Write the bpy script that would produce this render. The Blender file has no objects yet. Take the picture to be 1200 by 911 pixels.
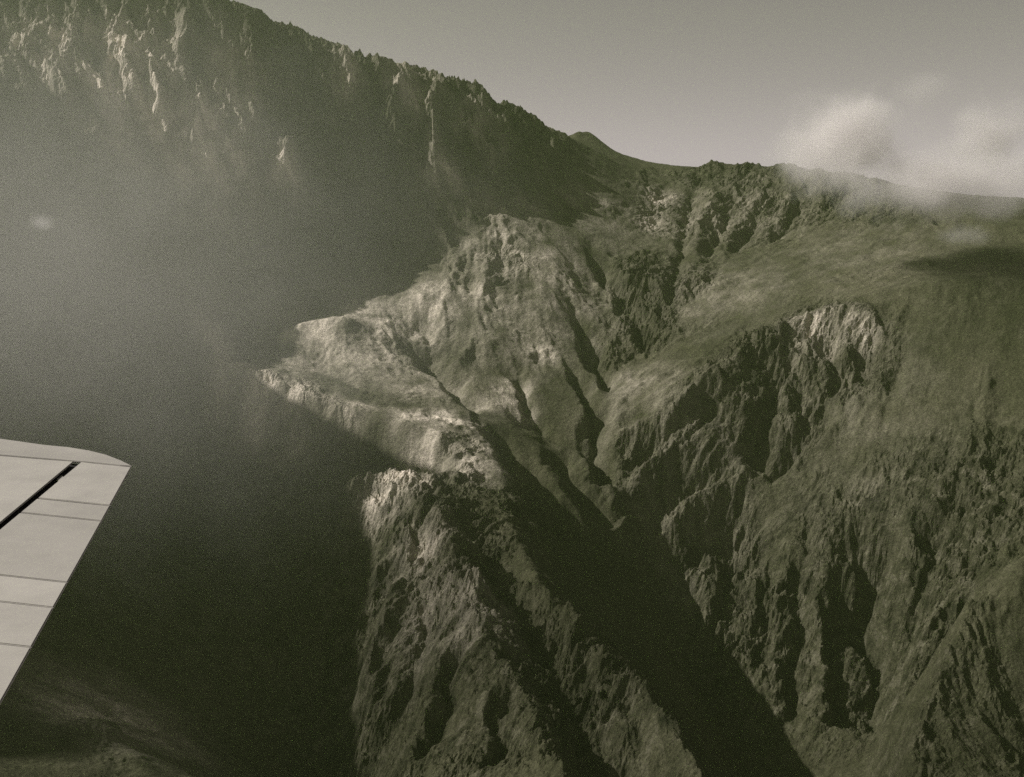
import bpy, bmesh, math, random
import numpy as np
import numpy as np
random.seed(7)
sc = bpy.context.scene
R = math.radians
# ---------------------------------------------------------------- camera
cd = bpy.data.cameras.new('camera'); cam = bpy.data.objects.new('camera', cd); sc.collection.objects.link(cam); sc.camera = cam
cd.sensor_width = 36.0; cd.lens = 36.0 * 1300.0 / 1200.0
cd.clip_start = 0.1; cd.clip_end = 60000.0
cam.location = (0, 0, 0); cam.rotation_euler = (R(90 - 11.0), 0, 0)
# ---------------------------------------------------------------- sky and sun
SUN_AZ, SUN_EL = 84.0, 39.0          # degrees left of the view, degrees up
world = bpy.data.worlds.new('World'); sc.world = world; world.use_nodes = True
wt = world.node_tree; wn = wt.nodes; wk = wt.links
sky = wn.new('ShaderNodeTexSky'); sky.sky_type = 'NISHITA'; sky.sun_disc = False
sky.sun_elevation = R(SUN_EL); sky.sun_rotation = R(-SUN_AZ); sky.altitude = 3500; sky.dust_density = 1.5
geo_ = wn.new('ShaderNodeTexCoord'); lift = wn.new('ShaderNodeVectorMath'); lift.operation = 'MAXIMUM'; lift.inputs[1].default_value = (-2, -2, .012)
wk.new(geo_.outputs['Generated'], lift.inputs[0]); wk.new(lift.outputs[0], sky.inputs['Vector'])   # the sky goes on evenly below the horizon
bw = wn.new('ShaderNodeRGBToBW'); wk.new(sky.outputs[0], bw.inputs[0])       # a toned black and white print: one hue for the whole sky
tint = wn.new('ShaderNodeVectorMath'); tint.operation = 'MULTIPLY'; wk.new(bw.outputs[0], tint.inputs[0]); tint.inputs[1].default_value = (1.1, .96, 1.0)
bg = wn['Background']; wk.new(tint.outputs[0], bg.inputs[0]); bg.inputs[1].default_value = 0.055
sl = bpy.data.lights.new('sun', 'SUN'); sl.energy = 5.0; sl.angle = R(.5); sl.color = (1.0, .95, .88)
sun = bpy.data.objects.new('sun', sl); sc.collection.objects.link(sun)
sun.rotation_euler = (R(90 - SUN_EL), 0, R(180 - (90 - SUN_AZ)) + R(-90) )
from mathutils import Vector
sdir = Vector((-math.sin(R(SUN_AZ)) * math.cos(R(SUN_EL)), math.cos(R(SUN_AZ)) * math.cos(R(SUN_EL)), math.sin(R(SUN_EL))))
sun.rotation_euler = sdir.to_track_quat('Z', 'Y').to_euler()
sc.view_settings.view_transform = 'Standard'; sc.view_settings.look = 'None'
sc.view_settings.exposure = 0.38; sc.view_settings.gamma = 1.0; sc.view_settings.use_curve_mapping = False
sc.cycles.use_denoising = False
sc.cycles.sample_clamp_indirect = 1.0; sc.cycles.max_bounces = 5; sc.cycles.volume_bounces = 3; sc.cycles.diffuse_bounces = 2
# ---------------------------------------------------------------- helpers
def tag(o, label=None, cat=None, group=None, kind=None):
    if label: o['label'] = label
    if cat: o['category'] = cat
    if group: o['group'] = group
    if kind: o['kind'] = kind
    return o
def link(name, me, mats=(), parent=None):
    o = bpy.data.objects.new(name, me); sc.collection.objects.link(o)
    for m in mats: me.materials.append(m)
    if parent: o.parent = parent
    return o
def new_mat(name):
    m = bpy.data.materials.new(name); m.use_nodes = True
    return m, m.node_tree.nodes, m.node_tree.links, m.node_tree.nodes['Principled BSDF']
def ramp(n, stops):
    r = n.new('ShaderNodeValToRGB'); e = r.color_ramp.elements
    while len(e) < len(stops): e.new(.5)
    for k, (p, c) in enumerate(stops):
        e[k].position = p; e[k].color = (*c, 1) if len(c) == 3 else c
    return r
# ---TERRAIN-BEGIN---
F = 1300.0; PIT = math.radians(11.0); CU, CV = 600.0, 455.5
SP, CP = math.sin(PIT), math.cos(PIT)
def W(u, v, y):
    """point of the world seen at photo position (u, v), y metres ahead"""
    a = (CV - v) / F; k = y / (CP + a * SP)
    return ((u - CU) / F * k, y, (-SP + a * CP) * k)
def proj(x, y, z):
    d = y * CP - z * SP; up = y * SP + z * CP
    return CU + F * x / d, CV - F * up / d
X0, X1, Y0, Y1, CELL = -5200., 5000., 0., 9800., 12.5
NX, NY = int((X1 - X0) / CELL) + 1, int((Y1 - Y0) / CELL) + 1
def interp_y(pts):
    """vertices given as (u, v) take their distance by interpolation between the (u, v, y) ones"""
    out = [list(p) for p in pts]
    known = [i for i, p in enumerate(out) if len(p) == 3]
    s = [0]
    for i in range(1, len(out)): s.append(s[-1] + math.hypot(out[i][0]-out[i-1][0], out[i][1]-out[i-1][1]))
    for i, p in enumerate(out):
        if len(p) == 2:
            a = max([k for k in known if k < i], default=known[0]); b = min([k for k in known if k > i], default=known[-1])
            t = 0 if a == b else (s[i]-s[a])/(s[b]-s[a]); p.append(out[a][2] + t*(out[b][2]-out[a][2]))
    return out
def wl(*pts): return [W(*p) for p in interp_y(pts)]
LINES = {
 'crestL': [(-5200,0,1450),(-4300,1200,1300),(-3600,2250,1160),(-3300,2700,960),(-3250,2950,880),(-3180,3200,970),(-3100,3350,1010),(-3040,3560,1110),(-3000,3740,1300),(-3000,3850,1310),(-3000,3950,1150),(-3000,4060,1030),(-3000,4160,850),(-2980,4320,760),(-2800,4750,760),(-2400,5150,850)] +  # unseen stretch left of the view, heights and notches shaped for its cast shadow
    wl((80,-50,5250),(163,-35,5300),(250,-8,5330),(320,20,5380),(370,42),(400,56,5450),(425,57),(440,62),(455,68),(470,75),(485,76),(500,85,5600),(525,92),(545,103,5700),(560,104),(575,112),(592,123),(610,128),(625,140),(640,150,5850),(660,157),(672,163),(690,172,5950)),
 'farR': wl((672,163,6400),(680,152,6500),(693,153,6550),(705,165),(720,178,6500),(735,186),(750,190,6400),(775,194,6300),(800,197,6200),(815,197),(830,193,6150),(850,192),(880,192,6100),(890,196),(900,196),(915,190,6000),(940,196),(925,191),(940,198),(960,196),(970,204,5800),(990,202),(1010,214,5600),(1035,213),(1060,227,5400),(1085,228),(1110,240,5200),(1160,250,5000),(1230,262,4850)) + [(3200,4500,-250),(4200,4200,-250),(5000,4000,-200)],
 'back': [(-5200,9500,-400),(0,9500,-500),(5000,9500,-400)],
 'farRange': [(800,8900,-100)] + wl((880,224,8900),(940,215,8900),(1000,212,8950),(1060,232,9000),(1120,246,9000),(1230,266,9000)) + [(5000,9000,-400)],
 'footL': wl((-120,700,2500),(0,600,2950),(100,545,3400),(200,480,3900),(300,415,4280),(400,350,4650),(480,325,4820),(560,270,5080),(600,215,5400),(645,205,5600),(690,190,5780),(700,178,5950)),
 'thal': wl((830,322,5000),(800,345),(765,412,4520),(720,462,4230),(703,490,4080),(693,520,3980),(715,570,3780),(757,640,3720),(778,700,3640),(800,750,3540),(845,850,3300)) + [(820,2900,-1830),(810,2500,-1860),(800,2000,-1880),(750,1400,-1930),(700,600,-1980)],
 'gEast': wl((830,322,5000),(860,302,5150),(900,280,5330),(930,262,5450),(960,245,5550)),
 'ribA': wl((540,662,2790),(508,688,2790),(482,722,2750),(462,765,2690),(437,814,2600)),
 'ribB': wl((566,730,2540),(535,752,2530),(508,795,2450),(485,855,2350),(470,930,2200)),
 'gulA': wl((542,700,2720),(515,735,2690),(492,778,2610),(466,835,2510),(455,900,2380)),
 'ribU': wl((520,608,3050),(497,638,3060),(475,678,3000),(452,706,2950)),
 'gulU': wl((522,645,2950),(497,672,2960),(474,705,2900),(452,740,2830)),
 'thalL': wl((60,640,3380),(150,640,3480),(235,650,3480),(300,700,3300),(345,770,3060),(368,840,2830),(380,930,2580),(400,1050,2300)),
 'low': [(-3000,900,-700),(-1800,900,-900),(-900,700,-1250),(0,300,-1950),(900,300,-1950),(2000,700,-700),(3500,900,-200)],
 'frontL': wl((-200,911,1500),(0,880,1900),(60,862,2000),(125,856,2080),(165,895,1980),(230,990,1750)),
 'R2': wl((215,392,4080),(245,412,4010),(300,437,3900),(350,455),(400,475,3760),(440,488,3700),(480,500,3650),(520,520,3560),(550,548,3450),(575,575,3370)),
 'R2b': wl((270,440,3950),(300,460,3880),(350,478,3800),(400,497,3710),(440,509,3650)),
 'R1': wl((330,384,4330),(365,375,4380),(410,370,4400),(440,385,4420),(470,415,4330),(505,447,4150),(545,482,3900)),
 'V12': wl((345,395,4310),(370,430,4150),(420,455,4000),(480,480,3850),(540,500,3760)),
 'C': wl((545,482,3900),(572,520,3650),(588,560,3440),(598,610,3180),(620,665,2900),(650,705,2750),(682,725,2640),(700,760,2500),(740,800,2330),(790,855,2140),(840,930,1950)),
 'C1': wl((405,568,3280),(440,556,3330),(480,556,3330),(505,580,3200),(520,612,3050),(530,645,2900),(545,672,2780),(558,712,2620),(575,750,2480),(605,790,2340),(632,832,2200),(665,920,1980)),
 'V3': wl((540,610,3150),(567,665,3000),(604,730,2800),(645,795,2570),(668,850,2380),(695,920,2180)) + [(650,1400,-1800)],
 'V2': wl((225,480,3960),(290,515,3830),(360,527,3740),(420,540,3650),(470,546,3560),(515,552,3490)),
 'V1': wl((490,390,4560),(530,430,4330),(560,470,4090),(595,490,4030),(640,512,4040),(678,530,4000)),
 'tabW': wl((575,325,4790),(490,345,4650),(520,370,4570),(580,400,4450)),
 'tab': wl((660,240,5450),(650,330,4830),(640,400,4510),(640,423,4430),(600,440,4330)),
 'S1': wl((800,199,6150),(785,215,5950),(768,243,5680),(763,272,5450),(745,285,5300),(735,305,5150)),
 'G1': wl((690,290,5200),(705,315,5030),(722,340,4900),(737,365,4770),(752,395,4600),(765,412,4520)),
 'Ra': wl((690,330,5000),(705,350,4880),(714,380,4700),(720,405,4560),(724,432,4420)),
 'G2': wl((673,372,4720),(685,398,4580),(700,430,4420),(712,452,4290)),
 'RM': wl((1230,330,4150),(1100,330,4250),(1000,345,4400),(930,380,4330),(890,412,4230),(840,440,4130),(780,470,4060)),
 'RB': wl((1230,520,3550),(1140,545,3580),(1060,565,3620),(1010,590,3640),(950,618,3680),(890,640,3740),(850,665,3760)),
 'GR': wl((1005,610,3620),(1020,680,3470),(1030,760,3280),(1022,850,3040),(1010,960,2780)) + [(840,2400,-1860)],
 'SE': wl((1230,640,3050),(1140,700,2980),(1100,790,2800),(1070,870,2620),(1060,960,2400)),
 'SE2': wl((1350,911,2700),(1230,911,2600),(1150,930,2450)),
}
def solve(lines):
    S = np.zeros((NY, NX)); N = np.zeros((NY, NX))
    for L in lines:
        for p, q in zip(L[:-1], L[1:]):
            n = int(math.dist(p[:2], q[:2]) / (CELL*.4)) + 2
            t = np.linspace(0, 1, n)
            x, y, z = (p[k] + (q[k]-p[k])*t for k in range(3))
            i = np.rint((x-X0)/CELL).astype(int); j = np.rint((y-Y0)/CELL).astype(int)
            ok = (i >= 0) & (i < NX) & (j >= 0) & (j < NY)
            np.add.at(S, (j[ok], i[ok]), z[ok]); np.add.at(N, (j[ok], i[ok]), 1)
    lev = [(np.where(N > 0, S/np.maximum(N, 1), 0), N > 0)]
    while min(lev[-1][0].shape) > 24:
        z, m = lev[-1]; h, w = z.shape; H, Wd = (h+1)//2, (w+1)//2
        zz = np.zeros((H*2, Wd*2)); mm = np.zeros((H*2, Wd*2)); zz[:h, :w] = z*m; mm[:h, :w] = m
        s = zz.reshape(H, 2, Wd, 2).sum((1, 3)); n = mm.reshape(H, 2, Wd, 2).sum((1, 3))
        lev.append((np.where(n > 0, s/np.maximum(n, 1), 0), n > 0))
    cur = None
    for k, (z, m) in enumerate(reversed(lev)):
        if cur is None: cur = np.where(m, z, z[m].mean()); its = 400
        else:
            cur = np.repeat(np.repeat(cur, 2, 0), 2, 1)[:z.shape[0], :z.shape[1]]; cur = np.where(m, z, cur); its = 90
        for _ in range(its):
            p = np.pad(cur, 1, mode='edge')
            a = (p[1:-1, :-2] + p[1:-1, 2:] + p[:-2, 1:-1] + p[2:, 1:-1]) * .25
            cur = np.where(m, z, a)
    return cur
def smooth(h, n):
    for _ in range(n):
        p = np.pad(h, 1, mode='edge')
        h = (p[1:-1, :-2] + p[1:-1, 2:] + p[:-2, 1:-1] + p[2:, 1:-1]) * .125 + h*.5
    return h
def samp(h, x, y):
    fx = np.clip((x-X0)/CELL, 0, NX-1.001); fy = np.clip((y-Y0)/CELL, 0, NY-1.001)
    i = fx.astype(int); j = fy.astype(int); fx = fx-i; fy = fy-j
    return (h[j, i]*(1-fx) + h[j, i+1]*fx)*(1-fy) + (h[j+1, i]*(1-fx) + h[j+1, i+1]*fx)*fy
def march(h, u, v, y0=900., y1=9000., n=500):
    """first hit of the sight lines through (u, v) with the ground: y of the hit (0 where none)"""
    a = (CV - v)/F; kx = (u-CU)/F/(CP+a*SP); kz = (-SP+a*CP)/(CP+a*SP)
    hit = np.zeros(u.shape); py = np.full(u.shape, y0)
    ys = y0*(y1/y0)**np.linspace(0, 1, n); live = np.ones(u.shape, bool); prev = y0
    for y in ys:
        b = live & (kz*y < samp(h, kx*y, np.full(u.shape, y)))
        if b.any():
            lo = np.full(b.sum(), prev); hi = np.full(b.sum(), y); kxb = kx[b]; kzb = kz[b]
            for _ in range(8):
                md = (lo+hi)/2; c = kzb*md < samp(h, kxb*md, md); hi = np.where(c, md, hi); lo = np.where(c, lo, md)
            hit[b] = hi; live &= ~b
        prev = y
    return hit

# gullies and ribs cut into the base form: (points on the ground, height, reach to the left of the line, reach to the right)
FEATS = [
 (((885,418),(905,450),(893,500),(880,548)), -95, 60, 110),
 (((925,440),(952,478),(928,510),(905,540)), -70, 45, 90),
 (((1048,398),(1015,428),(975,455),(958,490),(925,525),(885,552)), -75, 120, 50),
 (((840,440),(880,412),(935,385),(985,368),(1018,374),(1040,398)), 55, 110, 60),
 (((960,400),(985,420),(975,450)), -45, 40, 60),
 (((1000,598),(1024,645),(1012,695),(1036,745),(1022,795),(1030,850)), -175, 100, 120),
 (((1045,605),(1030,640),(1018,690)), -80, 50, 70),
 (((972,650),(998,700),(1018,740)), -80, 50, 60),
 (((1142,680),(1105,735),(1062,800),(1035,850)), -75, 50, 150),
 (((1115,575),(1095,640),(1070,700),(1050,760)), -110, 50, 110),
 (((985,640),(975,700),(985,760),(980,850)), -105, 45, 95),
 (((862,655),(850,690),(838,720)), -85, 35, 80),
 (((905,640),(893,700),(885,760),(900,800)), -80, 35, 80),
 (((945,625),(935,690),(930,760),(925,845)), -85, 35, 90),
 (((818,205),(806,250),(800,290),(788,335),(772,385)), -42, 45, 80),
 (((862,225),(845,270),(820,312)), -40, 40, 75),
 (((905,212),(885,255),(855,300)), -40, 40, 75),
 (((945,215),(930,250),(905,285)), -50, 40, 70),
 (((843,220),(825,260),(808,300)), 35, 60, 45),
 (((690,290),(705,315),(722,340),(737,365),(752,395),(765,412)), -85, 45, 90),
 (((673,368),(685,398),(700,430),(714,455)), -90, 35, 80),
 (((664,422),(680,450),(694,480),(697,500)), -75, 35, 75),
 (((740,330),(752,352),(756,372)), -25, 25, 40),
 (((605,438),(612,465),(625,490),(643,512)), -55, 35, 50),
 (((590,484),(615,490),(642,508)), -50, 30, 60),
 (((480,395),(520,438),(560,482)), -75, 80, 90),
 (((385,503),(430,514),(480,524),(525,545)), -100, 110, 80),
 (((485,548),(515,560),(545,572)), -30, 40, 40),
 (((706,468),(694,500),(697,530),(715,570)), -95, 60, 80),
 (((520,440),(555,410),(600,400)), 15, 60, 60),
 (((1095,255),(1120,262),(1160,270)), -45, 60, 60),
 (((700,500),(760,470),(840,440)), 12, 50, 50),
 (((900,640),(960,600),(1010,560),(1080,530)), 10, 50, 50),
 (((556,492),(588,522),(615,565),(640,615)), -135, 55, 190),
 (((645,525),(680,568),(715,615)), -70, 90, 90),
 (((728,578),(790,542),(852,500)), 36, 55, 40),
 (((722,548),(780,512),(850,468)), -24, 35, 45),
 (((712,520),(790,480),(862,448)), 38, 50, 40),
 (((745,605),(800,570),(850,540)), -26, 35, 45),
 (((765,632),(830,590),(890,552)), 45, 50, 40),
 (((790,665),(850,625),(910,590)), -35, 35, 45),
 (((552,715),(527,760),(512,820),(503,880)), -75, 35, 80),
 (((503,690),(490,740),(476,800),(462,850)), -60, 35, 70),
 (((602,795),(588,835),(578,890)), -50, 35, 60),
 (((472,700),(447,765),(428,835)), 85, 70, 50),
 (((500,640),(470,665),(435,700)), 50, 60, 35),
 (((520,560),(500,590),(488,640),(478,680)), -45, 35, 60),
 (((548,690),(500,745),(480,775)), 25, 45, 40),
 (((568,735),(520,775),(470,835)), -50, 45, 45),
 (((70,870),(115,856),(150,860)), 25, 90, 60),
 (((470,84),(462,130),(455,160)), 70, 70, 45),(((522,102),(508,160),(515,205)), 80, 80, 45),(((560,115),(548,170),(556,200)), 60, 60, 40),(((592,130),(600,175)), 55, 50, 35),(((640,158),(650,185)), 40, 50, 40),
 (((128,40),(150,60),(160,112)), 80, 80, 45),(((178,70),(184,142)), 75, 60, 40),(((238,120),(226,172)), 75, 60, 40),(((250,165),(258,190)), 50, 45, 35),(((348,170),(332,206)), 60, 60, 35),(((403,64),(410,100)), 60, 55, 40),(((105,120),(120,172)), 60, 60, 40),(((60,70),(85,130)), 60, 60, 40),
 (((300,30),(292,90)), 50, 60, 40),(((225,20),(215,70)), 60, 60, 40),
 (((690,735),(680,770),(690,830)), -30, 30, 45),
 (((740,805),(735,840),(745,900)), -30, 30, 45),
]
def features(h):
    jj, ii = np.mgrid[0:NY, 0:NX]; GX = X0+ii*CELL; GY = Y0+jj*CELL
    out = np.zeros(h.shape)
    pts = np.array([p for f in FEATS for p in f[0]], float); ys = march(h, pts[:, 0], pts[:, 1]); k = 0
    for P, hh, wl_, wr in FEATS:
        n = len(P); Q = [W(P[i][0], P[i][1], ys[k+i])[:2] for i in range(n)]; k += n
        rr = max(wl_, wr)+30
        i0, i1 = [int((f_([q[0] for q in Q]) + s_*rr - X0)/CELL) for f_, s_ in ((min, -1), (max, 1))]
        j0, j1 = [int((f_([q[1] for q in Q]) + s_*rr - Y0)/CELL) for f_, s_ in ((min, -1), (max, 1))]
        X = GX[j0:j1+2, i0:i1+2]; Y = GY[j0:j1+2, i0:i1+2]
        X = X + perlin(X/110, Y/110, 201)*26 + perlin(X/45, Y/45, 203)*10; Y = Y + perlin(X/110, Y/110, 202)*26
        best = np.full(X.shape, 1e9); side = np.zeros(X.shape); tt = np.zeros(X.shape)
        L = [math.dist(Q[i], Q[i+1]) for i in range(n-1)]; T = sum(L); acc = 0
        for i in range(n-1):
            ax, ay = Q[i]; bx, by = Q[i+1]; dx, dy = bx-ax, by-ay; q = dx*dx+dy*dy+1e-6
            t = np.clip(((X-ax)*dx+(Y-ay)*dy)/q, 0, 1); ex = X-ax-t*dx; ey = Y-ay-t*dy; d = np.hypot(ex, ey)
            c = d < best; best = np.where(c, d, best); side = np.where(c, ex, side); tt = np.where(c, (acc+t*L[i])/T, tt); acc += L[i]
        w = np.where(side < 0, wl_, wr)
        f = np.clip(1-best/w, 0, 1); f = f*(.6+.4*f)
        out[j0:j1+2, i0:i1+2] += hh*f*np.clip(np.minimum(tt/.18, (1-tt)/.12), .15, 1)
    return out
def hsh(i, j, s):
    n = (i.astype(np.int64)*374761393 + j.astype(np.int64)*668265263 + s*974634777) & 0x7fffffff
    n = ((n ^ (n >> 13))*1274126177) & 0x7fffffff
    return ((n ^ (n >> 16)) & 0xffff).astype(np.float32)/65535.
def perlin(x, y, s):
    i = np.floor(x); j = np.floor(y); fx = (x-i).astype(np.float32); fy = (y-j).astype(np.float32)
    u = fx*fx*fx*(fx*(fx*6-15)+10); v = fy*fy*fy*(fy*(fy*6-15)+10)
    def g(a, b):
        an = hsh(i+a, j+b, s)*6.2831853
        return np.cos(an)*(fx-a) + np.sin(an)*(fy-b)
    return ((g(0, 0)*(1-u)+g(1, 0)*u)*(1-v) + (g(0, 1)*(1-u)+g(1, 1)*u)*v)*1.5
def fbm(x, y, s, n, gain=.5, ridged=False):
    o = 0; a = 1
    for k in range(n):
        p = perlin(x, y, s+k); o = o + a*((1-2*np.abs(p))-.5 if ridged else p); a *= gain; x = x*2.03+17; y = y*2.03-9
    return o
def erosion(x, y, gx, gy, scale, octs, branch, seed):
    """branching gullies that run down the slope (gx, gy); about -1..1"""
    H = np.zeros(x.shape, np.float32); dhx = np.zeros(x.shape, np.float32); dhy = dhx.copy()
    f = 1/scale; a = 1.; tot = 0
    for o in range(octs):
        sx = gx + dhx*branch; sy = gy + dhy*branch
        m = np.sqrt(sx*sx+sy*sy)+1e-4; px, py = -sy/m, sx/m      # across the slope
        X = x*f; Y = y*f; i = np.floor(X); j = np.floor(Y); fx = (X-i).astype(np.float32); fy = (Y-j).astype(np.float32)
        c_ = 0; s_ = 0; wt = 0
        for di in (-1, 0, 1):
            for dj in (-1, 0, 1):
                rx = hsh(i+di, j+dj, seed+o)*.8+.1; ry = hsh(i+di, j+dj, seed+o+77)*.8+.1
                ex = fx-di-rx; ey = fy-dj-ry; w = np.exp(-(ex*ex+ey*ey)*2.2)
                ph = (ex*px+ey*py)*6.2832*.85
                c_ = c_+np.cos(ph)*w; s_ = s_+np.sin(ph)*w; wt = wt+w
        c_ = c_/wt; s_ = s_/wt
        H += a*c_; k = -a*s_*6.2832*.85*f
        dhx += k*px; dhy += k*py; tot += a; a *= .52; f *= 1.9
    return H/tot*1.4
# how rough the ground is: (u, v, reach in metres, roughness), laid on the ground
ROUGH = [(870,250,420,.5),(930,240,350,.55),(800,260,330,.5),(770,330,250,.8),(760,380,200,.7),(1020,235,350,.6),(715,410,150,.5),
 (890,400,200,.5),(960,400,230,.8),(1010,410,180,.9),(900,470,250,1.),(840,500,240,.65),(780,530,240,.5),(740,540,200,.38),(800,600,260,.45),(870,600,200,.4),
 (1060,640,300,1.),(960,720,350,1.),(1120,620,300,1.),(900,760,300,1.),(1000,800,300,1.),(850,700,200,.8),(1080,730,250,1.),(1060,800,200,.9),
 (500,640,250,1.),(480,580,200,1.),(540,700,230,.9),(480,740,260,1.),(560,800,260,.9),(450,680,200,1.),(680,760,180,.6),(740,840,260,1.),(650,850,200,.9),(600,590,120,.5),(540,570,120,.6),
 (450,560,160,.8),(600,310,320,.32),(470,410,300,.28),(640,400,250,.3),(900,205,260,.85),(1010,220,260,.85),(820,205,200,.6),(540,520,150,.35),(120,500,700,.45),(250,650,700,.45),(1050,330,350,.22),(430,600,200,1.),(440,740,220,1.),(430,820,220,1.),(1120,800,200,.6),(1100,850,250,.6),(130,850,200,.1)]
WALLS = [(-2600,3400,800),(-2300,4500,650),(-1700,5200,800),(-1100,5400,600),(-3120,3150,450),(-3020,3800,450),(-3300,2650,450),(-600,5600,500),(-250,5650,380),(50,5800,250)]  # includes the out-of-view crest, roughened for a ragged shadow edge
def roughmap(h):
    jj, ii = np.mgrid[0:NY, 0:NX]; GX = X0+ii*CELL; GY = Y0+jj*CELL
    u = np.array([r[0] for r in ROUGH], float); v = np.array([r[1] for r in ROUGH], float); ys = march(h, u, v)
    r = np.zeros(h.shape)
    for (a, b, R, q), y in zip(ROUGH, ys):
        if y <= 0: continue
        x = W(a, b, y)[0]; r = np.maximum(r, q*np.exp(-(((GX-x)**2+(GY-y)**2)/(R*R))**1.5))
    for x, y, R in WALLS: r = np.maximum(r, np.exp(-(((GX-x)**2+(GY-y)**2)/(R*R))**1.5))
    return smooth(r, 6)
DIRS = [(760,4120,280,.8,.58),(560,3950,430,.8,.58),(900,4200,250,.8,.58),(900,5500,500,.62,.78),(1250,5350,350,.7,.7),(-220,2750,420,.8,.5),(-150,3150,200,.75,.6),(250,2450,250,.8,.5),(1050,3250,350,.45,.85),(650,5100,250,.6,.8)]
def detail(x, y, hx, hy, r):
    """relief finer than the base grid, in metres; r = roughness"""
    wx = fbm(x/400, y/400, 5, 3)*60; wy = fbm(x/400, y/400, 9, 3)*60
    z = 0
    for cx, cy, R_, dx, dy in DIRS:                     # strata: ribs that run across the slope rather than straight down it
        w = np.clip(1.25*np.exp(-(((x-cx)**2+(y-cy)**2)/(R_*R_))**1.5), 0, 1); hx = hx*(1-w)+dx*w; hy = hy*(1-w)+dy*w; z = np.maximum(z, w)
    ax_ = x*.81+y*.59; ay_ = -x*.59+y*.81
    strata = (1-2*np.abs(perlin(ax_/330+wx/200, ay_/44+wy/80, 55)))*.6 + (1-2*np.abs(perlin(ax_/170, ay_/24+wx/50, 56)))*.3
    st = np.clip(np.hypot(hx, hy)*1.6, .15, 1)
    e = erosion(x+wx*.6, y+wy*.6, hx, hy, 150., 5, 2.2, 3)*st
    big = fbm((x+wx)/520, (y+wy)/520, 31, 4)
    rk = fbm((x+wx)/95, (y+wy)/95, 41, 5, .56, True)
    q = np.clip(r + .25*fbm(x/160, y/160, 61, 3), 0.02, 1.15)
    crk = fbm((x+wx*.3)/26, (y+wy*.3)/26, 47, 3, .6, True)
    q = q*(1+.5*np.clip(fbm(x/420, y/420, 67, 2)*2, -1, 1))
    return strata*z*q*32 + crk*(.5+5.5*q) + e*(3.+36*q)*(1-.45*z) + big*(6+16*q) + rk*(1.2+23*q)
# ---TERRAIN-END---
# ---------------------------------------------------------------- ground: form, then relief, then meshes
BASE = smooth(solve(LINES.values()), 3)
BASE = BASE + features(BASE)
ROUGHM = roughmap(BASE)
GYs, GXs = np.gradient(smooth(BASE, 8), CELL)
# rows run outward from below the aircraft, finer where the ground is near; columns fan out
NROW, NCOL = 1330, 1000
rr = np.concatenate([np.geomspace(250, 1700, 60, endpoint=False), np.geomspace(1700, 6500, NROW-60-60, endpoint=False), np.geomspace(6500, 9700, 60)])
th = np.concatenate([np.linspace(-80, -56, 14, endpoint=False), np.linspace(-56, -28, 106, endpoint=False), np.linspace(-28, 27, NCOL-160, endpoint=False), np.linspace(27, 80, 40)])
TH, RR = np.meshgrid(np.radians(th), rr)
GX = np.clip(RR*np.sin(TH), X0+5, X1-5); GY = np.clip(RR*np.cos(TH), Y0+5, Y1-5)
hb = samp(BASE, GX, GY); q = samp(ROUGHM, GX, GY)
GZ = hb + detail(GX, GY, samp(GXs, GX, GY), samp(GYs, GX, GY), q)
GX = RR*np.sin(TH); GY = RR*np.cos(TH)

def inside(poly, x, y):
    c = np.zeros(x.shape, bool); n = len(poly)
    for i in range(n):
        (ax, ay), (bx, by) = poly[i], poly[(i+1) % n]
        if ay == by: continue
        c ^= ((ay > y) != (by > y)) & (x < (bx-ax)*(y-ay)/(by-ay)+ax)
    return c
P2 = lambda L: [(p[0], p[1]) for p in L]
wob = fbm(GX/300, GY/300, 91, 3)*40
qx, qy = GX+wob, GY-wob
thal = P2(LINES['thal']); east = P2(LINES['gEast'])[::-1]
reg = np.zeros(GX.shape, int)                                            # 0 valley
rightpoly = thal[::-1][:] + east[::-1][1:] + [P2(LINES['farR'])[13], (9000, 9000), (9000, -3000), (700, -3000)]
reg[inside(rightpoly, qx, qy)] = 1                                       # 1 right mountainside
leftpoly = P2(LINES['footL']) + [(-200, 6050), (-2000, 9000), (-9000, 9000), (-9000, -3000), (-1500, -3000), (-1900, 2000)]
reg[inside(leftpoly, qx, qy)] = 2                                        # 2 shaded mountain
spurpoly = [W(405,560,3330)[:2], W(480,548,3380)[:2], W(570,580,3400)[:2]] + P2(LINES['thal'])[5:] + [(0, 600), (-250, 1500)] + [p for p in P2(LINES['thalL'])[4:][::-1]]
reg[inside(spurpoly, qx, qy) & (reg == 0)] = 3                           # 3 rocky spur
reg[(GY > 6120 - .12*np.abs(GX)) & (reg != 2)] = 4                       # 4 far ridge
NAMES = {0: ('valley', 'sunlit grassy valley shelves between the shaded mountain and the ravine', 'valley'),
         1: ('mountainside', 'broad olive mountainside with rocky gullies right of the ravine', 'mountain'),
         2: ('mountain', 'steep mountain in deep shade below the jagged skyline on the left', 'mountain'),
         3: ('rocky_spur', 'craggy rock spur with lit left faces below the valley shelf', 'rock spur'),
         4: ('ridge', 'low far ridge forming the saddle on the skyline', 'ridge')}
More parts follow.
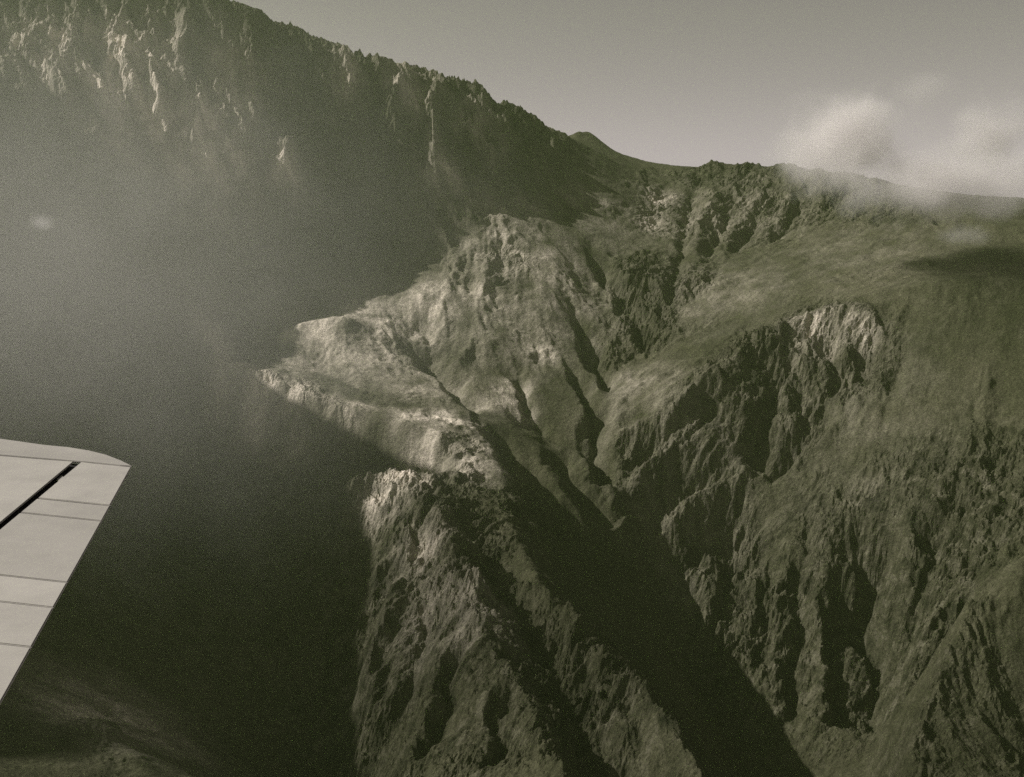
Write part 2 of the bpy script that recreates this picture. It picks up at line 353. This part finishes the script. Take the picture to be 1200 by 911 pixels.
# ---- ground material
def ground_material(name, seed):
    m, n, k, b = new_mat(name)
    geo = n.new('ShaderNodeNewGeometry'); at = n.new('ShaderNodeAttribute'); at.attribute_name = 'rough'
    def noise(s, d, rough=.6, w=0):
        t = n.new('ShaderNodeTexNoise'); t.inputs['Scale'].default_value = s; t.inputs['Detail'].default_value = d; t.inputs['Roughness'].default_value = rough
        t.inputs['Distortion'].default_value = w; k.new(geo.outputs['Position'], t.inputs['Vector']); return t
    def mix(f, a, c, mode='MIX'):
        x = n.new('ShaderNodeMix'); x.data_type = 'RGBA'; x.blend_type = mode
        for sock, val in ((x.inputs[0], f), (x.inputs[6], a), (x.inputs[7], c)):
            if hasattr(val, 'links'): k.new(val, sock)
            else: sock.default_value = val if not isinstance(val, tuple) else (*val, 1)
        return x.outputs[2]
    big = noise(.0028, 6); mid = noise(.02, 6, .65, .6); fine = noise(.16, 4, .7)
    g = ramp(n, [(.32, (.032, .034, .016)), (.5, (.052, .052, .029)), (.68, (.078, .074, .047))]); k.new(big.outputs[0], g.inputs[0])
    rk = ramp(n, [(.3, (.018, .020, .010)), (.5, (.048, .047, .028)), (.70, (.100, .094, .068))]); k.new(mid.outputs[0], rk.inputs[0])
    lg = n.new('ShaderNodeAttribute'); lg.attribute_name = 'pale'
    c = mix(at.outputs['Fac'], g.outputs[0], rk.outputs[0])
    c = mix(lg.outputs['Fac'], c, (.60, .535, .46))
    f1 = ramp(n, [(.3, (.8, .8, .8)), (.7, (1.2, 1.2, 1.2))]); k.new(mid.outputs[0], f1.inputs[0])
    f2 = ramp(n, [(.32, (.55, .55, .55)), (.68, (1.45, 1.45, 1.45))]); k.new(fine.outputs[0], f2.inputs[0])
    st = n.new('ShaderNodeAttribute'); st.attribute_name = 'streak'
    f0 = ramp(n, [(.25, (.93, .93, .93)), (.75, (1.07, 1.07, 1.07))]); k.new(st.outputs['Fac'], f0.inputs[0]); c = mix(1.0, c, f0.outputs[0], 'MULTIPLY')
    c = mix(1.0, c, f1.outputs[0], 'MULTIPLY'); c = mix(1.0, c, f2.outputs[0], 'MULTIPLY')
    k.new(c, b.inputs['Base Color']); b.inputs['Roughness'].default_value = .95; b.inputs['Specular IOR Level'].default_value = .1
    bp = n.new('ShaderNodeBump'); bp.inputs['Distance'].default_value = 9.0; bp.inputs['Strength'].default_value = 1.0
    fb = noise(.07, 7, .72); k.new(fb.outputs[0], bp.inputs['Height']); k.new(bp.outputs[0], b.inputs['Normal'])
    return m
GMAT = ground_material('mountain_ground', 0)
# pale scree and dry grass, plus sunlit ribs and ledges painted paler: (u, v, reach, amount)
PALE = [(800,260,300,.2),(880,250,300,.15),(360,430,160,.4),(250,405,60,.8),(600,290,300,.35),(640,340,260,.3),(600,380,250,.3),(430,410,260,.45),(500,450,200,.4),(540,520,140,.5),(700,250,250,.2),(850,340,300,.15),(1000,300,400,.09),(1000,480,300,.08),(760,470,250,.12),(800,560,250,.12),(370,380,130,.8),(440,372,150,.8),(500,352,150,.7),(560,345,120,.5),(600,300,160,.35),(620,250,120,.3),(650,300,150,.4),(660,340,150,.4),(270,425,70,.8),(310,445,90,.9),(340,462,90,.9),(380,466,60,.5),(420,480,60,.5),(485,490,80,.8),(530,498,110,.8),(500,520,80,.6),(560,545,80,.6),
 (600,455,80,.6),(600,475,70,.7),(640,415,60,.5),(470,560,80,.9),(450,585,60,.7),(700,345,90,.3),(775,235,90,.6),(760,260,70,.5),(950,385,110,.4),(985,378,70,.5),(1015,382,60,.4),(840,350,200,.2),(740,450,130,.25),(560,480,70,.4),
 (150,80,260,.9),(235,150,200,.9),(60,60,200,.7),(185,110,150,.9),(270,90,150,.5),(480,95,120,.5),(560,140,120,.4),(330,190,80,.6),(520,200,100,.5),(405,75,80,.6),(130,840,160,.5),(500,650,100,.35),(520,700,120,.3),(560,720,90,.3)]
pu = np.array([p[0] for p in PALE], float); pv = np.array([p[1] for p in PALE], float); py_ = march(BASE, pu, pv)
pale = np.zeros(GX.shape)
for (a, b_, Rr, am), y in zip(PALE, py_):
    if y <= 0: continue
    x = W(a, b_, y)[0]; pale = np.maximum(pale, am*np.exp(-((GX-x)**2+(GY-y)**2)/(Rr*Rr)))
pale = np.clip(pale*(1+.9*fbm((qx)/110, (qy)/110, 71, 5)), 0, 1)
qq = np.clip(q*1.1 + .35*fbm(GX/120, GY/120, 83, 3), 0, 1)

streak = np.clip(.5+.5*erosion(GX+wob*.2, GY, samp(GXs, GX, GY), samp(GYs, GX, GY), 45., 3, 1.2, 301), 0, 1)
pale = np.clip(pale*(.88+.24*streak)*(.72+.5*np.abs(perlin(GX/28, GY/28, 401))+.35*np.abs(perlin(GX/11, GY/11, 402))), 0, 1)
idx = np.arange(NROW*NCOL).reshape(NROW, NCOL)
quads = np.stack([idx[:-1, :-1], idx[:-1, 1:], idx[1:, 1:], idx[1:, :-1]], -1).reshape(-1, 4)
freg = reg[:-1, :-1].reshape(-1); fq = q[:-1, :-1].reshape(-1)
co = np.stack([GX, GY, GZ], -1).reshape(-1, 3).astype(np.float32)
for rid, (nm, lab, cat) in NAMES.items():
    Q = quads[freg == rid]; used, inv = np.unique(Q, return_inverse=True); inv = inv.reshape(-1)
    me = bpy.data.meshes.new(nm); me.vertices.add(len(used)); me.vertices.foreach_set('co', co[used].reshape(-1))
    me.loops.add(len(inv)); me.loops.foreach_set('vertex_index', inv.astype(np.int32))
    me.polygons.add(len(Q)); me.polygons.foreach_set('loop_start', np.arange(0, len(inv), 4, dtype=np.int32)); me.polygons.foreach_set('loop_total', np.full(len(Q), 4, np.int32))
    me.update(calc_edges=True)
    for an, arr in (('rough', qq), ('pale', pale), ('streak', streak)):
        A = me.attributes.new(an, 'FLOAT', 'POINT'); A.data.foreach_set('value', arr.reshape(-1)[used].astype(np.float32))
    me.polygons.foreach_set('use_smooth', fq[freg == rid] < .3)
    o = link(nm, me, [GMAT]); tag(o, lab, cat, None, 'structure')

# ---------------------------------------------------------------- haze
def box_mesh(name, lo, hi):
    v = [(x, y, z) for z in (lo[2], hi[2]) for y in (lo[1], hi[1]) for x in (lo[0], hi[0])]
    f = [(0, 2, 3, 1), (4, 5, 7, 6), (0, 1, 5, 4), (2, 6, 7, 3), (0, 4, 6, 2), (1, 3, 7, 5)]
    me = bpy.data.meshes.new(name); me.from_pydata(v, [], f); me.update(); return me
zmin = float(GZ.min()); zmax = float(GZ.max())
hm = bpy.data.materials.new('haze_air'); hm.use_nodes = True; n = hm.node_tree.nodes; n.remove(n['Principled BSDF'])
pvn = n.new('ShaderNodeVolumePrincipled'); pvn.inputs['Color'].default_value = (.74, .95, .45, 1); pvn.inputs['Density'].default_value = 0.000026; pvn.inputs['Anisotropy'].default_value = .65
hm.node_tree.links.new(pvn.outputs[0], n['Material Output'].inputs['Volume'])
hz = link('haze', box_mesh('haze', (-10500, -10500, zmin-1), (10500, 10500, zmax+60)), [hm]); tag(hz, 'pale backlit haze filling the valley air over everything', 'haze', None, 'stuff')

# ---------------------------------------------------------------- clouds
def cloud(u, v, y, rx, ry, rz, dens, label, seed, soft=.5, amp=1.9, kind_='cloud'):
    bpy_me = bpy.data.meshes.new('cloud'); bm = bmesh.new(); bmesh.ops.create_icosphere(bm, subdivisions=3, radius=1.0)
    for w_ in bm.verts: w_.co = Vector((w_.co.x*rx, w_.co.y*ry, w_.co.z*rz))*1.15
    bm.to_mesh(bpy_me); bm.free()
    m = bpy.data.materials.new('cloud_vapour'); m.use_nodes = True; n = m.node_tree.nodes; k = m.node_tree.links; n.remove(n['Principled BSDF'])
    tc = n.new('ShaderNodeTexCoord'); sc_ = n.new('ShaderNodeVectorMath'); sc_.operation = 'DIVIDE'; k.new(tc.outputs['Object'], sc_.inputs[0]); sc_.inputs[1].default_value = (rx, ry, rz)
    ln = n.new('ShaderNodeVectorMath'); ln.operation = 'LENGTH'; k.new(sc_.outputs[0], ln.inputs[0])
    off = n.new('ShaderNodeVectorMath'); off.operation = 'ADD'; k.new(tc.outputs['Object'], off.inputs[0]); off.inputs[1].default_value = (seed*917, seed*331, 0)
    nz = n.new('ShaderNodeTexNoise'); nz.inputs['Scale'].default_value = .0065; nz.inputs['Detail'].default_value = 5; nz.inputs['Roughness'].default_value = .55; k.new(off.outputs[0], nz.inputs['Vector'])
    a = n.new('ShaderNodeMath'); a.operation = 'MULTIPLY_ADD'; k.new(nz.outputs[0], a.inputs[0]); a.inputs[1].default_value = amp; a.inputs[2].default_value = -amp/2
    s = n.new('ShaderNodeMath'); s.operation = 'SUBTRACT'; k.new(a.outputs[0], s.inputs[0]); k.new(ln.outputs['Value'], s.inputs[1])
    r = n.new('ShaderNodeMapRange'); r.interpolation_type = 'SMOOTHSTEP'; k.new(s.outputs[0], r.inputs[0]); r.inputs[1].default_value = -.95; r.inputs[2].default_value = -.95+soft; r.inputs[3].default_value = 0; r.inputs[4].default_value = dens
    p = n.new('ShaderNodeVolumePrincipled'); p.inputs['Color'].default_value = (.96, .93, .935, 1); p.inputs['Anisotropy'].default_value = .2; k.new(r.outputs[0], p.inputs['Density'])
    k.new(p.outputs[0], n['Material Output'].inputs['Volume'])
    m.cycles.volume_step_rate = 1.0
    o = link(kind_, bpy_me, [m]); o.location = W(u, v, y); tag(o, label, kind_, 'clouds clinging to the mountain' if kind_ == 'cloud' else None)
    return o
cloud(985, 166, 4550, 340, 240, 245, .013, 'large bright cloud billowing over the skyline right of the saddle', 1, 1.0, 1.6)
cloud(1110, 216, 4350, 600, 220, 185, .013, 'wide soft cloud spilling over the ridge at the right edge', 2, 1.1, 1.4)
cloud(1160, 165, 4750, 210, 160, 210, .010, 'pale upright cloud highest at the right edge of the sky', 3, 1.0, 1.5)
cloud(1083, 103, 5200, 170, 120, 95, .0025, 'small thin wisp of cloud alone in the upper right sky', 4, .9)
cloud(1120, 275, 4000, 140, 90, 55, .0035, 'small low wisp of cloud lying on the slope at right', 5, .9)
cloud(50, 262, 3300, 45, 50, 36, .008, 'tiny white puff of cloud before the shaded mountain at left', 6, .9, 2.6)
cloud(40, 330, 2750, 1600, 800, 1050, .00075, 'faint sunlit veil of mist before the shaded left mountain', 7, 1.3, .5, 'mist')

# ---------------------------------------------------------------- aircraft wing
def wp(u, v, lift=0.0):
    """point of the wing's upper surface: a plane 1.8 m below the eye"""
    a = (CV - v)/F; kz = (-SP + a*CP)/(CP + a*SP); y = (-1.8)/kz; x = (u-CU)/F/(CP+a*SP)*y
    return Vector((x, y, -1.8+lift))
def lerp(a, b, t): return a + (b-a)*t
wm, n, k, b = new_mat('wing_paint')
tc = n.new('ShaderNodeTexCoord'); nz = n.new('ShaderNodeTexNoise'); nz.inputs['Scale'].default_value = 2.2; nz.inputs['Detail'].default_value = 7; nz.inputs['Roughness'].default_value = .65; k.new(tc.outputs['Object'], nz.inputs['Vector'])
cr = ramp(n, [(.3, (.29, .275, .255)), (.7, (.38, .36, .335))]); k.new(nz.outputs[0], cr.inputs[0]); oi = n.new('ShaderNodeObjectInfo'); mr = n.new('ShaderNodeMapRange'); k.new(oi.outputs['Random'], mr.inputs[0]); mr.inputs[3].default_value = .9; mr.inputs[4].default_value = 1.06
vm = n.new('ShaderNodeVectorMath'); vm.operation = 'SCALE'; k.new(cr.outputs[0], vm.inputs[0]); k.new(mr.outputs[0], vm.inputs['Scale']); k.new(vm.outputs[0], b.inputs['Base Color'])
b.inputs['Roughness'].default_value = .55; b.inputs['Metallic'].default_value = .15
bp = n.new('ShaderNodeBump'); bp.inputs['Strength'].default_value = .12; bp.inputs['Distance'].default_value = .02; k.new(nz.outputs[0], bp.inputs['Height']); k.new(bp.outputs[0], b.inputs['Normal'])
dm, n, k, b = new_mat('gap_shade'); b.inputs['Base Color'].default_value = (.02, .02, .018, 1); b.inputs['Roughness'].default_value = .9  # near-black on the spar box stands in for shade in the gaps
def slab(name, pts, thick, m, parent, bev=.004):
    bm = bmesh.new(); top = [bm.verts.new(p) for p in pts]; bot = [bm.verts.new(Vector(p)-Vector((0, 0, thick))) for p in pts]
    f = bm.faces.new(top); N = len(pts)
    if f.calc_center_median() is None: pass
    bm.faces.new(bot[::-1])
    for i in range(N): bm.faces.new((top[i], bot[i], bot[(i+1) % N], top[(i+1) % N]))
    bmesh.ops.recalc_face_normals(bm, faces=bm.faces)
    if bev: bmesh.ops.bevel(bm, geom=[e for e in bm.edges], offset=bev, segments=2, affect='EDGES', clamp_overlap=True)
    me = bpy.data.meshes.new(name); bm.to_mesh(me); bm.free(); return link(name, me, [m], parent)
wing = bpy.data.objects.new('airplane_wing', None); sc.collection.objects.link(wing)
tag(wing, 'pale metal airplane wing with rounded tip and dark aileron gap at the left edge', 'airplane wing')
def edge_u(v): return 155 - (v-546)*(100/179.)                 # the straight trailing edge
def strip(name, va, vb, ua0=-420, gap=2.0):
    """chordwise panel between two seams; a seam drops 10 px over 75 px to the right"""
    sl_ = .10
    def seam(v0, u): return v0 + (u-53)*sl_
    def meet(v0):                                             # where the seam meets the trailing edge
        u = 100.
        for _ in range(30): u = edge_u(seam(v0, u))
        return u
    ub, uc = meet(va+gap*.5), meet(vb-gap*.5)
    return [wp(ua0, seam(va+gap*.5, ua0)), wp(ub, seam(va+gap*.5, ub)), wp(uc, seam(vb-gap*.5, uc)), wp(ua0, seam(vb-gap*.5, ua0))], seam, meet
# tip cap outside the tip rib
tip = [(-420,500),(-200,503),(-60,509),(0,514),(53,521.5),(80,524),(105,528),(125,533),(143,540),(155,546),(140,545.2),(110,542),(53,537.4),(0,533),(-420,500.5)]
slab('tip_cap', [wp(*p) for p in tip], .012, wm, wing)
# panels: the aileron lies aft (right) of the slot, the fixed skin forward (left)
fix = [(-420,501.5),(0,534.2),(53,538.6),(86,541.0),(53,568.4),(0,612.4),(-420,961)]
slab('wing_skin', [wp(*p) for p in fix], .012, wm, wing)
pts, seam, meet = strip('wing_panel', 546, 585)
us = lambda v: 95 - (v-541.4)*1.205
ail = [(95,541.4),(110,543.2),(153.5,547.6),(meet(585), seam(584.2, meet(585))),(us(583.2),583.2)]
slab('aileron', [wp(*p) for p in ail], .012, wm, wing)
vs = [585, 604, 680, 711, 760, 840]
for i in range(len(vs)-1):
    pts, _, _ = strip('wing_panel', vs[i], vs[i+1], gap=1.1)
    pts[0] = wp(us(seam(vs[i]+.5, us(vs[i]))), seam(vs[i]+.5, us(vs[i]))); pts[3] = wp(us(seam(vs[i+1]-.5, us(vs[i+1]))), seam(vs[i+1]-.5, us(vs[i+1])))
    slab('wing_panel', pts, .012, wm, wing)
under = [(-420,515),(0,530),(90,538),(135,555),(edge_u(842)-22,842),(-420,1100)]
slab('wing_spar_box', [wp(u_, v_, -.035) for u_, v_ in under], .03, dm, wing, 0)
hg = slab('hinge_bracket', [wp(*p, -.02) for p in ((66,558),(72,553),(76,557),(70,562))], .02, wm, wing, .002)
